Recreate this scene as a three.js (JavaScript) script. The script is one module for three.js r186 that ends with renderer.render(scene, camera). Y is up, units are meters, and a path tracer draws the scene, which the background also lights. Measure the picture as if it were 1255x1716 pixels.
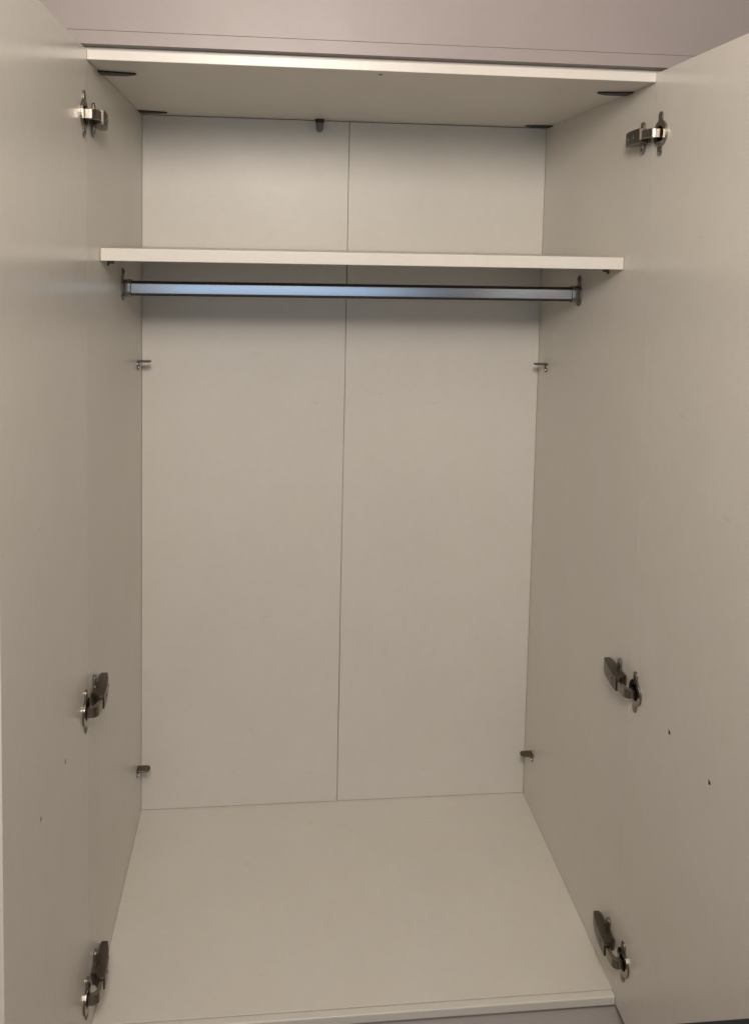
import * as THREE from 'three';
import { RoundedBoxGeometry } from 'three/addons/geometries/RoundedBoxGeometry.js';
import { mergeGeometries, toCreasedNormals } from 'three/addons/utils/BufferGeometryUtils.js';
import { RectAreaLightUniformsLib } from 'three/addons/lights/RectAreaLightUniformsLib.js';

// ---------------------------------------------------------------- camera, lamps, exposure
// Units are metres. The inside of the wardrobe: x -0.375..0.375, y 0..H, z 0 (back) .. D (front).
const H = 1.3168, D = 0.4521, HW = 0.375;
const scene = new THREE.Scene();
scene.background = new THREE.Color(0x000000);
const camera = new THREE.PerspectiveCamera(2 * Math.atan(1209.2 / 1387.4) * 180 / Math.PI, 748 / 1024, 0.05, 30);
camera.position.set(-0.1389, 1.0908, 1.5448);
camera.rotation.set(-0.0705, -0.0984, 0.0196, 'YXZ');
camera.setViewOffset(1766.6, 2418.4, 292.4, 702.4, 1253.5, 1716);   // the photograph is cropped off the lens's centre

const renderer = new THREE.WebGLRenderer({ antialias: true });
renderer.toneMapping = THREE.LinearToneMapping;
renderer.toneMappingExposure = 0.55;
renderer.shadowMap.enabled = true;
RectAreaLightUniformsLib.init();

const LAMP = { x: -0.12, y: 1.5, z: 1.65, radius: 0.16, color: new THREE.Color().setRGB(1, 0.893, 0.79), power: 6.4 };
const lampLight = new THREE.PointLight(LAMP.color, LAMP.power);
lampLight.name = 'lamp_light';
lampLight.position.set(LAMP.x, LAMP.y, LAMP.z);
lampLight.castShadow = true; lampLight.shadow.radius = LAMP.radius / 0.02 * 0.95;
lampLight.shadow.mapSize.set(2048, 2048); lampLight.shadow.camera.near = 0.2; lampLight.shadow.camera.far = 6;
scene.add(lampLight);

const WIN = { x: -0.15, y: 0.85, z: 3.18, w: 1.4, h: 1.1, color: new THREE.Color().setRGB(0.5, 0.72, 1) };
const windowLight = new THREE.RectAreaLight(WIN.color, 0.4, WIN.w, WIN.h);
windowLight.name = 'window_light';
windowLight.position.set(WIN.x, WIN.y, WIN.z - 0.03);
windowLight.lookAt(WIN.x, WIN.y, 0);
scene.add(windowLight);

// ---------------------------------------------------------------- helpers
let seed = 20240611;
const rnd = () => { seed = (seed * 1664525 + 1013904223) >>> 0; return seed / 4294967296; };
const taken = {};
function numbered(n) { taken[n] = (taken[n] ?? -1) + 1; return taken[n] ? `${n}_${String(taken[n]).padStart(3, '0')}` : n; }
function tag(o, label, category, group) { o.userData = { label, category }; if (group) o.userData.group = group; return o; }
function structure(o) { o.userData.kind = 'structure'; return o; }
function metreUV(g) {                                    // uv in metres, chosen by the way each face points
  g = g.index ? g.toNonIndexed() : g;
  const p = g.attributes.position, n = g.attributes.normal, uv = new Float32Array(p.count * 2);
  for (let i = 0; i < p.count; i++) {
    const ax = Math.abs(n.getX(i)), ay = Math.abs(n.getY(i)), az = Math.abs(n.getZ(i));
    const x = p.getX(i), y = p.getY(i), z = p.getZ(i);
    const [u, v] = ax >= ay && ax >= az ? [z, y] : ay >= az ? [x, z] : [x, y];
    uv[i * 2] = u; uv[i * 2 + 1] = v;
  }
  g.setAttribute('uv', new THREE.BufferAttribute(uv, 2));
  return g;
}
function box(x0, x1, y0, y1, z0, z1, r = 0.0008) {
  const w = Math.abs(x1 - x0), h = Math.abs(y1 - y0), d = Math.abs(z1 - z0);
  const g = new RoundedBoxGeometry(w, h, d, 2, Math.min(r, w / 2.2, h / 2.2, d / 2.2));
  g.translate((x0 + x1) / 2, (y0 + y1) / 2, (z0 + z1) / 2);
  return g;
}
function remap(g, f, mirrored, crease = 0.6) {                         // moves every corner of a geometry; keeps faces pointing outwards
  g = g.index ? g.toNonIndexed() : g;
  const p = g.attributes.position;
  for (let i = 0; i < p.count; i++) { const q = f(p.getX(i), p.getY(i), p.getZ(i)); p.setXYZ(i, q[0], q[1], q[2]); }
  if (mirrored) for (let i = 0; i < p.count; i += 3) {
    const a = [p.getX(i), p.getY(i), p.getZ(i)];
    p.setXYZ(i, p.getX(i + 1), p.getY(i + 1), p.getZ(i + 1)); p.setXYZ(i + 1, ...a);
  }
  g.deleteAttribute('normal');
  return toCreasedNormals(g, crease);
}
function mesh(name, geos, material, parent = scene) {
  const list = (Array.isArray(geos) ? geos : [geos]).map(metreUV);
  for (const g of list) for (const k of Object.keys(g.attributes)) if (!['position', 'normal', 'uv'].includes(k)) g.deleteAttribute(k);
  const m = new THREE.Mesh(list.length > 1 ? mergeGeometries(list) : list[0], material);
  m.name = parent === scene ? numbered(name) : name;
  m.castShadow = m.receiveShadow = true;
  parent.add(m);
  return m;
}
function group(name, parent = scene, x = 0, y = 0, z = 0) {
  const g = new THREE.Group(); g.name = parent === scene ? numbered(name) : name; g.position.set(x, y, z); parent.add(g); return g;
}

// ---------------------------------------------------------------- procedural textures and materials
function noiseField(size, cells, octaves, gain = 0.5) {  // tiling value noise, 0..1
  const out = new Float32Array(size * size); let amp = 1, sum = 0;
  for (let o = 0; o < octaves; o++) {
    const n = cells << o, lat = Float32Array.from({ length: n * n }, rnd);
    for (let y = 0; y < size; y++) for (let x = 0; x < size; x++) {
      const fx = x / size * n, fy = y / size * n, ix = Math.floor(fx), iy = Math.floor(fy);
      const sx = (fx - ix) ** 2 * (3 - 2 * (fx - ix)), sy = (fy - iy) ** 2 * (3 - 2 * (fy - iy));
      const a = lat[iy % n * n + ix % n], b = lat[iy % n * n + (ix + 1) % n], c = lat[(iy + 1) % n * n + ix % n], d = lat[(iy + 1) % n * n + (ix + 1) % n];
      out[y * size + x] += amp * (a + (b - a) * sx + (c - a) * sy + (a - b - c + d) * sx * sy);
    }
    sum += amp; amp *= gain;
  }
  return out.map((v) => v / sum);
}
function texture(size, pixel, srgb, repeat) {
  const data = new Uint8Array(size * size * 4);
  for (let i = 0; i < size * size; i++) { const c = pixel(i); for (let k = 0; k < 3; k++) data[i * 4 + k] = Math.max(0, Math.min(255, c[k] * 255)); data[i * 4 + 3] = 255; }
  const t = new THREE.DataTexture(data, size, size);
  t.wrapS = t.wrapT = THREE.RepeatWrapping; t.magFilter = THREE.LinearFilter; t.minFilter = THREE.LinearMipmapLinearFilter; t.generateMipmaps = true;
  if (srgb) t.colorSpace = THREE.SRGBColorSpace;
  t.repeat.set(repeat, repeat); t.needsUpdate = true;
  return t;
}
const S = 512;
const coarse = noiseField(S, 5, 4), fine = noiseField(S, 64, 3, 0.7), mid = noiseField(S, 16, 3);
const specks = new Float32Array(S * S);
for (let k = 0; k < 46; k++) {                           // small scuffs and specks of dirt in the laminate
  const cx = rnd() * S, cy = rnd() * S, r = 0.7 + rnd() * 1.1, s = 0.25 + rnd() * 0.5, len = rnd() < 0.3 ? 4 : 1;
  for (let y = -8; y <= 8; y++) for (let x = -8; x <= 8; x++) {
    const d = Math.hypot(x / len, y) / r, i = ((cy + y + S) & (S - 1)) * S + ((cx + x + S) & (S - 1));
    specks[i] = Math.max(specks[i], s * Math.max(0, 1 - d));
  }
}
const tint = texture(S, (i) => { const v = 0.965 + (coarse[i] - 0.5) * 0.03 + (fine[i] - 0.5) * 0.02 - specks[i] * 0.09; return [v, v - (mid[i] - 0.5) * 0.008, v - (mid[i] - 0.5) * 0.016]; }, true, 1.37);
const gloss = texture(S, (i) => { const v = 0.8 + (coarse[i] - 0.5) * 0.14 + (mid[i] - 0.5) * 0.06; return [v, v, v]; }, false, 1.9);
const peel = texture(S, (i) => { const v = 0.5 + (mid[i] - 0.5) * 0.5 + (fine[i] - 0.5) * 0.5; return [v, v, v]; }, false, 3.1);
const brushed = texture(S, (i) => { const v = 0.75 + (fine[i] - 0.5) * 0.2; return [v, v, v]; }, false, 22);

const rgb = (r, g, b) => new THREE.Color().setRGB(r, g, b);
const laminate = (r, g, b, rough, bump = 0.00012) => new THREE.MeshPhysicalMaterial({ color: rgb(r, g, b), map: tint, roughness: rough, roughnessMap: gloss, bumpMap: peel, bumpScale: bump, specularIntensity: 1 });
const M = {
  white: laminate(0.75, 0.722, 0.662, 0.4),              // one white board throughout; doors and edging are a little glossier
  door: laminate(0.75, 0.722, 0.662, 0.29),
  edge: laminate(0.75, 0.722, 0.662, 0.42),
  back: laminate(0.75, 0.722, 0.662, 0.5, 0.0002),
  taupe: laminate(0.345, 0.302, 0.291, 0.55),
  lower: laminate(0.64, 0.59, 0.56, 0.5),
  nickel: new THREE.MeshPhysicalMaterial({ color: rgb(0.3, 0.27, 0.235), metalness: 1, roughness: 0.3, roughnessMap: brushed }),
  darkSteel: new THREE.MeshPhysicalMaterial({ color: rgb(0.15, 0.13, 0.11), metalness: 1, roughness: 0.46, roughnessMap: brushed }),
  screw: new THREE.MeshPhysicalMaterial({ color: rgb(0.66, 0.63, 0.58), metalness: 1, roughness: 0.25 }),
  chrome: new THREE.MeshPhysicalMaterial({ color: rgb(0.62, 0.63, 0.65), metalness: 1, roughness: 0.31, roughnessMap: brushed }),
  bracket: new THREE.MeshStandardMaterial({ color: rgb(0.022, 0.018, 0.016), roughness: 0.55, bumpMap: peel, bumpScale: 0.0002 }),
  greyPlastic: new THREE.MeshStandardMaterial({ color: rgb(0.16, 0.16, 0.16), roughness: 0.45 }),
  backing: new THREE.MeshStandardMaterial({ color: rgb(0.4, 0.33, 0.26), roughness: 0.9, map: tint }),
  black: new THREE.MeshStandardMaterial({ color: rgb(0.014, 0.014, 0.016), roughness: 0.6, bumpMap: peel, bumpScale: 0.0003 }),
  paint: laminate(0.62, 0.59, 0.56, 0.9, 0.0005),
  wallPaint: laminate(0.26, 0.245, 0.235, 0.9, 0.0005),
  floor: laminate(0.42, 0.36, 0.29, 0.6, 0.0004),
  lampGlass: new THREE.MeshStandardMaterial({ color: rgb(0.85, 0.82, 0.76), roughness: 0.4, emissive: LAMP.color, emissiveIntensity: 6 }),
  windowGlow: new THREE.MeshStandardMaterial({ color: rgb(0.05, 0.06, 0.08), roughness: 0.1, emissive: WIN.color, emissiveIntensity: 1.6 }),
};

// ---------------------------------------------------------------- the setting: floor, ceiling and the wall behind the camera
const FLOOR = -0.45, CEIL = 1.85;
structure(mesh('floor', box(-2.2, 2.2, FLOOR - 0.1, FLOOR, -0.2, 3.3), M.floor));
structure(mesh('ceiling', box(-2.2, 2.2, CEIL, CEIL + 0.1, -0.2, 3.3), M.paint));
{
  const { x, y, w, h } = WIN, z0 = 3.15, z1 = 3.3;
  structure(mesh('wall', [
    box(-2.2, x - w / 2, FLOOR, CEIL, z0, z1), box(x + w / 2, 2.2, FLOOR, CEIL, z0, z1),
    box(x - w / 2, x + w / 2, FLOOR, y - h / 2, z0, z1), box(x - w / 2, x + w / 2, y + h / 2, CEIL, z0, z1)], M.wallPaint));
  const win = tag(group('window', scene, x, y - h / 2, z1), 'bluish daylit window in the wall facing the wardrobe', 'window');
  mesh('pane', box(-w / 2 + 0.03, w / 2 - 0.03, 0.03, h - 0.03, -0.09, -0.085), M.windowGlow, win);
  mesh('frame', [box(-w / 2, w / 2, 0, 0.03, -0.11, -0.06), box(-w / 2, w / 2, h - 0.03, h, -0.11, -0.06),
    box(-w / 2, -w / 2 + 0.03, 0.03, h - 0.03, -0.11, -0.06), box(w / 2 - 0.03, w / 2, 0.03, h - 0.03, -0.11, -0.06)], M.edge, win);
}
{
  const t = tag(group('ceiling_lamp', scene, LAMP.x, LAMP.y, LAMP.z), 'round glowing white glass globe lamp hanging from the ceiling', 'lamp');
  mesh('globe', new THREE.SphereGeometry(LAMP.radius, 40, 24), M.lampGlass, t);
  mesh('stem', new THREE.CylinderGeometry(0.012, 0.012, CEIL - LAMP.y - LAMP.radius - 0.02, 16).translate(0, (CEIL - LAMP.y + LAMP.radius - 0.02) / 2, 0), M.nickel, t);
  mesh('canopy', new THREE.CylinderGeometry(0.06, 0.065, 0.02, 32).translate(0, CEIL - LAMP.y - 0.011, 0), M.nickel, t);
}

// ---------------------------------------------------------------- wardrobe
const wardrobe = tag(group('wardrobe'), 'empty white two-door wardrobe with both doors standing open', 'wardrobe');
const T = 0.018;
for (const s of [-1, 1]) mesh('side_panel', box(s * HW, s * (HW + T), -0.0142, H + 0.0127, -0.012, D, 0.0006), M.white, wardrobe);
mesh('top_panel', box(-HW + 0.0002, HW - 0.0002, H, H + 0.0127, -0.012, D, 0.0012), M.edge, wardrobe);
mesh('floor_panel', box(-HW + 0.0002, HW - 0.0002, -0.0142, 0, -0.012, D - 0.0128, 0.0006), M.white, wardrobe);
mesh('front_rail', box(-HW + 0.0002, HW - 0.0002, -0.0142, -0.0003, D - 0.012, D, 0.0022), M.edge, wardrobe);
mesh('shadow_gap_strip', box(-HW - T, HW + T, H + 0.0129, H + 0.0193, 0, D - 0.016), M.white, wardrobe);
mesh('upper_rail', box(-HW - 0.14, HW + 0.14, H + 0.0195, H + 0.0364, 0.3, D + 0.0008, 0.0003), M.taupe, wardrobe);
mesh('upper_front', box(-HW - 0.14, HW + 0.14, H + 0.0367, CEIL - 0.05, 0.3, D + 0.0008, 0.0003), M.taupe, wardrobe);
mesh('lower_front', box(-HW - 0.14, HW + 0.14, FLOOR + 0.06, -0.0155, 0.3, D - 0.012, 0.0012), M.lower, wardrobe);
mesh('plinth', box(-HW - 0.14, HW + 0.14, FLOOR, FLOOR + 0.058, 0.3, D - 0.05), M.taupe, wardrobe);
mesh('backing_board', box(-HW, HW, -0.012, H + 0.012, -0.03, -0.013), M.backing, wardrobe);
for (const s of [-1, 1]) {                                // two thin back boards that do not quite meet in the middle
  const sh = new THREE.Shape(), N = 48, y0 = 0.0011, y1 = H - 0.0012;
  const wob = (y) => 0.00055 + 0.0002 * Math.sin(y * 7.3 + s) + 0.00015 * Math.sin(y * 23 + 2 * s);
  sh.moveTo(s * (HW - 0.0006), y0); sh.lineTo(s * (HW - 0.0006), y1);
  for (let i = N; i >= 0; i--) { const y = y0 + (y1 - y0) * i / N; sh.lineTo(0.0008 + s * wob(y), y); }
  sh.closePath();
  const g = new THREE.ExtrudeGeometry(sh, { depth: 0.0035, bevelEnabled: false });
  mesh('back_panel', remap(g, (x, y, z) => [x, y, z - 0.0035 - 0.0006 * (1 - Math.abs(x) / HW) * (s > 0 ? 1 : 0)], false), M.back, wardrobe);
}

// doors, standing square to the front; bored for the hinge cups and two screw holes
const HINGE_Y = [1.2455, 0.473, 0.0725];
const CUP_W = 0.0215;                                     // cup centre in front of the carcass
for (const s of [-1, 1]) {
  const z0 = D + 0.0008, z1 = 0.806, y0 = -0.0112, y1 = 1.3288, x0 = HW - 0.0005, t = T - 0.002;
  const sh = new THREE.Shape([[z0, y0], [z1, y0], [z1, y1], [z0, y1]].map(([a, b]) => new THREE.Vector2(a, b)));
  for (const y of HINGE_Y) sh.holes.push(new THREE.Path().absarc(D + CUP_W, y, 0.0166, 0, Math.PI * 2, true));
  const holes = s < 0 ? [[0.5768, 0.4726], [0.6813, 0.4768]] : [[0.5698, 0.4743], [0.6679, 0.4735]];
  for (const [z, y] of holes) sh.holes.push(new THREE.Path().absarc(z, y, 0.0031, 0, Math.PI * 2, true));
  const g = new THREE.ExtrudeGeometry(sh, { depth: t - 0.003, curveSegments: 20, bevelEnabled: true, bevelThickness: 0.0004, bevelSize: 0.0004, bevelOffset: -0.0004, bevelSegments: 1 });
  const core = remap(g, (a, b, c) => [s * (x0 + 0.0004 + c), b, a], s > 0, 0.05);
  const door = mesh('door', [core, box(s * (x0 + t - 0.0014 + 0.0006), s * (x0 + T), y0 + 0.0004, y1 - 0.0004, z0 + 0.0004, z1 - 0.0004)], M.door, wardrobe);
  for (const [z, y] of holes) {                           // the broken-off plug that sticks in each hole
    const plug = new THREE.CylinderGeometry(0.0019, 0.0024, 0.0045, 12).rotateZ(Math.PI / 2).translate(s * (x0 + 0.0021), y - 0.0006, z + 0.0003);
    mesh('screw_plug', plug, s > 0 ? M.bracket : M.greyPlastic, door);
  }
}

// concealed hinges: cup on the door, cranked arm on the side panel
const plate = (s, pts, u0, u1, holes = []) => {          // outline in (w forward, v up), thickness from u0 to u1 off the panel
  const sh = pts instanceof THREE.Shape ? pts : new THREE.Shape(pts.map(([a, b]) => new THREE.Vector2(a, b)));
  sh.holes.push(...holes);
  const b = Math.min(0.0006, (u1 - u0) * 0.3);
  const g = new THREE.ExtrudeGeometry(sh, { depth: u1 - u0 - 2 * b, curveSegments: 14, bevelEnabled: true, bevelThickness: b, bevelSize: b, bevelOffset: -b, bevelSegments: 2 });
  return remap(g, (a, v, c) => [-s * (u0 + b + c), v, a], s < 0 ? true : false);
};
const profile = (s, pts, half) => {                       // outline in (w forward, u off the panel), symmetric in height
  const c = new THREE.Shape();
  c.moveTo(...pts[0]); for (const p of pts.slice(1)) p.length === 4 ? c.quadraticCurveTo(...p) : c.lineTo(...p);
  const b = 0.0009;
  const g = new THREE.ExtrudeGeometry(c, { depth: 2 * half - 2 * b, curveSegments: 8, bevelEnabled: true, bevelThickness: b, bevelSize: b, bevelOffset: -b, bevelSegments: 2 });
  return remap(g, (w, u, d) => [-s * u, d - half + b, w], s > 0 ? false : true);
};
const stadium = (w, v, half, r) => { const h = new THREE.Shape(); h.absarc(w, v + half - r, r, 0, Math.PI, false); h.absarc(w, v - half + r, r, Math.PI, 2 * Math.PI, false); h.closePath(); return h; };
const stud = (s, u, v, w, r, h) => {                      // domed screw head facing off the panel
  const dome = new THREE.LatheGeometry([[0, h], [r * 0.5, h * 0.95], [r * 0.85, h * 0.6], [r, h * 0.15], [r, 0]].reverse().map(([a, b]) => new THREE.Vector2(a, b)), 16);
  return dome.rotateZ(s * Math.PI / 2).translate(-s * u, v, w);
};
function hinge(s, y) {
  const g = group('hinge', wardrobe, s * (HW - 0.0007), y, D);
  const cupHole = () => new THREE.Path().absarc(CUP_W, 0, 0.0105, 0, Math.PI * 2, true);
  const rim = new THREE.Shape(); rim.absarc(CUP_W, 0, 0.0178, 0, Math.PI * 2, false);
  const ear = (k) => plate(s, stadium(CUP_W - 0.0015, k * 0.0220, 0.0075, 0.0058), -0.0006, 0.0017);
  mesh('cup_flange', [plate(s, rim, -0.0006, 0.0026, [cupHole()]), ear(1), ear(-1)], M.nickel, g);
  const bowl = new THREE.LatheGeometry([[0, 0.011], [0.011, 0.0108], [0.0145, 0.008], [0.0148, 0]].map(([a, b]) => new THREE.Vector2(a, b)), 24);
  mesh('cup', bowl.rotateZ(-s * Math.PI / 2).translate(0, 0, CUP_W), M.darkSteel, g);
  mesh('link', profile(s, [[0.0265, 0.0005], [0.0265, 0.009], [0.0265, 0.0178, 0.014, 0.0186], [-0.006, 0.0182], [-0.006, 0.0125], [0.010, 0.0125], [0.0185, 0.012, 0.0185, 0.0065], [0.0185, 0.0005]], 0.0062), M.nickel, g);
  mesh('arm', profile(s, [[-0.0605, 0.0033], [-0.0605, 0.0128], [-0.046, 0.0168], [-0.026, 0.0195, -0.014, 0.0200], [-0.001, 0.0200], [-0.001, 0.0108], [-0.010, 0.0033]], 0.0098), M.darkSteel, g);
  mesh('mounting_plate', [plate(s, stadium(-0.031, 0, 0.0225, 0.0052), 0, 0.0030), profile(s, [[-0.058, 0.0008], [-0.058, 0.0046], [-0.008, 0.0046], [-0.008, 0.0008]], 0.0090)], M.nickel, g);
  for (const k of [-1, 1]) {
    mesh('screw', stud(s, 0.0016, k * 0.0240, CUP_W - 0.0015, 0.0030, 0.0010), M.nickel, g);
    mesh('screw', stud(s, 0.0029, k * 0.0170, -0.031, 0.0030, 0.0010), M.nickel, g);
  }
  mesh('adjusting_screw', stud(s, 0.0165, 0, -0.0415, 0.0032, 0.0018), M.nickel, g);
  mesh('adjusting_screw', stud(s, 0.0196, 0, -0.0185, 0.0032, 0.0015), M.nickel, g);
}
for (const s of [-1, 1]) for (const y of HINGE_Y) hinge(s, y);

// shelf on pins
const SY = 1.0786, SZ = 0.3726;
mesh('shelf', box(-HW + 0.0006, HW - 0.0006, SY - 0.0178, SY, 0.003, SZ, 0.0012), M.edge, wardrobe);
for (const s of [-1, 1]) for (const z of [0.317, 0.06]) {
  const pin = new THREE.CylinderGeometry(0.0026, 0.0026, 0.009, 12).rotateZ(Math.PI / 2).translate(s * (HW - 0.0045), SY - 0.0206, z);
  const collar = new THREE.CylinderGeometry(0.0042, 0.0042, 0.0018, 14).rotateZ(Math.PI / 2).translate(s * (HW - 0.0009), SY - 0.0222, z);
  mesh('shelf_pin', [pin, collar], M.darkSteel, wardrobe);
}

// oval clothes rail in its two sockets
{
  const y = 1.0138, z = 0.2, sh = new THREE.Shape(), a = 0.0072, b = 0.0082, k = 0.0012;
  sh.moveTo(a, -b + k); sh.lineTo(a, b - k); sh.absarc(a - k, b - k, k, 0, Math.PI / 2); sh.absarc(k - a, b - k, k, Math.PI / 2, Math.PI);
  sh.absarc(k - a, k - b, k, Math.PI, Math.PI * 1.5); sh.absarc(a - k, k - b, k, Math.PI * 1.5, Math.PI * 2); sh.closePath();
  const g = new THREE.ExtrudeGeometry(sh, { depth: 2 * (HW - 0.003), curveSegments: 40, bevelEnabled: false });
  const rail = mesh('clothes_rail', remap(g, (p, q, c) => [c - HW + 0.003, y + q, z - p], false, 0.12), M.chrome, wardrobe);
  for (const k of [-1, 1]) mesh('dark_reflection_strip', box(-HW + 0.0032, HW - 0.0032, y + k * 0.0080, y + k * 0.0117, z - 0.0068, z + 0.0068, 0.0014), M.bracket, rail);  // dark reflections along the rail, built in as black strips above and below
  for (const s of [-1, 1]) {
    const outline = new THREE.Shape();
    outline.moveTo(-0.0055, 0.031); outline.absarc(0, 0.0265, 0.0055, Math.PI * 0.82, Math.PI * 0.18, true);
    outline.lineTo(0.0055, 0.017); outline.lineTo(0.0115, 0.008); outline.lineTo(0.0115, -0.0085);
    outline.absarc(0, -0.0085, 0.0115, 0, -Math.PI, true); outline.lineTo(-0.0115, 0.008); outline.lineTo(-0.0055, 0.017); outline.closePath();
    const back = plate(s, outline, 0, 0.0022);
    const outer = stadium(0, 0, 0.0142, 0.0098);
    const cup = plate(s, outer, 0.0018, 0.0150, [new THREE.Path(stadium(0, 0, 0.0121, 0.0076).getPoints(16).reverse())]);
    for (const q of [back, cup]) q.translate(s * HW, y, z);
    mesh('rail_socket', [back, cup], M.nickel, rail);
    
    mesh('socket_screw', stud(s, 0.0021, 0.0262, 0, 0.0038, 0.002).translate(s * HW, y, z), M.darkSteel, rail);
  }
}

// L-shaped supports low and high in the rear corners, left from another shelf
for (const s of [-1, 1]) for (const y of s < 0 ? [0.8735, 0.1125] : [0.8725, 0.1105]) {
  const g = group('shelf_support', wardrobe, s * HW, y, 0.047);
  const tab = new THREE.Shape(); tab.moveTo(0.0002, -0.0085); tab.lineTo(0.016, -0.0085); tab.quadraticCurveTo(0.0235, -0.0085, 0.0235, 0); tab.quadraticCurveTo(0.0235, 0.0085, 0.016, 0.0085); tab.lineTo(0.0002, 0.0085); tab.closePath();
  const tg = new THREE.ExtrudeGeometry(tab, { depth: 0.0018, curveSegments: 8, bevelEnabled: true, bevelThickness: 0.0004, bevelSize: 0.0004, bevelSegments: 1 });
  mesh('tab', remap(tg, (u, w, d) => [-s * u, d, w], s < 0), M.darkSteel, g);
  mesh('leg', [plate(s, stadium(0, -0.0068, 0.0086, 0.0050), 0, 0.0018), profile(s, [[-0.0012, 0.001], [-0.0012, 0.004], [0.0012, 0.004], [0.0012, 0.001]], 0.008).translate(0, -0.006, 0)], M.nickel, g);
  mesh('screw', stud(s, 0.0017, -0.0105, 0, 0.0036, 0.0032), M.screw, g);
}

// dark corner plates under the top, a catch pin at the back and one screw cap
for (const s of [-1, 1]) for (const z of s < 0 ? [0.374, 0.038] : [0.369, 0.026]) {
  const sh = new THREE.Shape([[0.0005, -0.013], [0.034, -0.013], [0.049, -0.002], [0.049, 0.003], [0.006, 0.012], [0.0005, 0.012]].map(([a, b]) => new THREE.Vector2(a, b)));
  const g = new THREE.ExtrudeGeometry(sh, { depth: 0.0012, bevelEnabled: true, bevelThickness: 0.0004, bevelSize: 0.0004, bevelOffset: -0.0004, bevelSegments: 1 });
  mesh('corner_plate', remap(g, (u, w, d) => [s * (HW - u), H - 0.0018 + d, z + w], s > 0), M.bracket, wardrobe);
}
{
  const g = group('catch_pin', wardrobe, -0.0552, H, 0.0135);
  mesh('collar', new THREE.CylinderGeometry(0.0088, 0.0078, 0.0065, 20).translate(0, -0.0033, 0), M.bracket, g);
  mesh('plunger', new THREE.LatheGeometry([[0, -0.0235], [0.003, -0.023], [0.0052, -0.021], [0.0063, -0.017], [0.0066, -0.006]].map(([a, b]) => new THREE.Vector2(a, b)), 20), M.greyPlastic, g);
  mesh('screw_cap', new THREE.SphereGeometry(0.0026, 12, 8).scale(1, 0.35, 1).translate(0.002, H - 0.0003, 0.4304), M.greyPlastic, wardrobe);
}

// ---------------------------------------------------------------- black desk in front of the right-hand door
{
  const t = tag(group('desk', scene, 0.66, FLOOR, 1.08), 'black desk whose straight edge crosses in front of the open door', 'desk');
  const top = 0.346 - FLOOR;
  mesh('desktop', box(-0.46, 0.46, top - 0.028, top, -0.25, 0.25, 0.003), M.black, t);
  for (const [x, z] of [[-0.42, -0.21], [0.42, -0.21], [-0.42, 0.21], [0.42, 0.21]]) mesh('leg', box(x - 0.02, x + 0.02, 0, top - 0.0285, z - 0.02, z + 0.02, 0.002), M.black, t);
}

renderer.render(scene, camera);
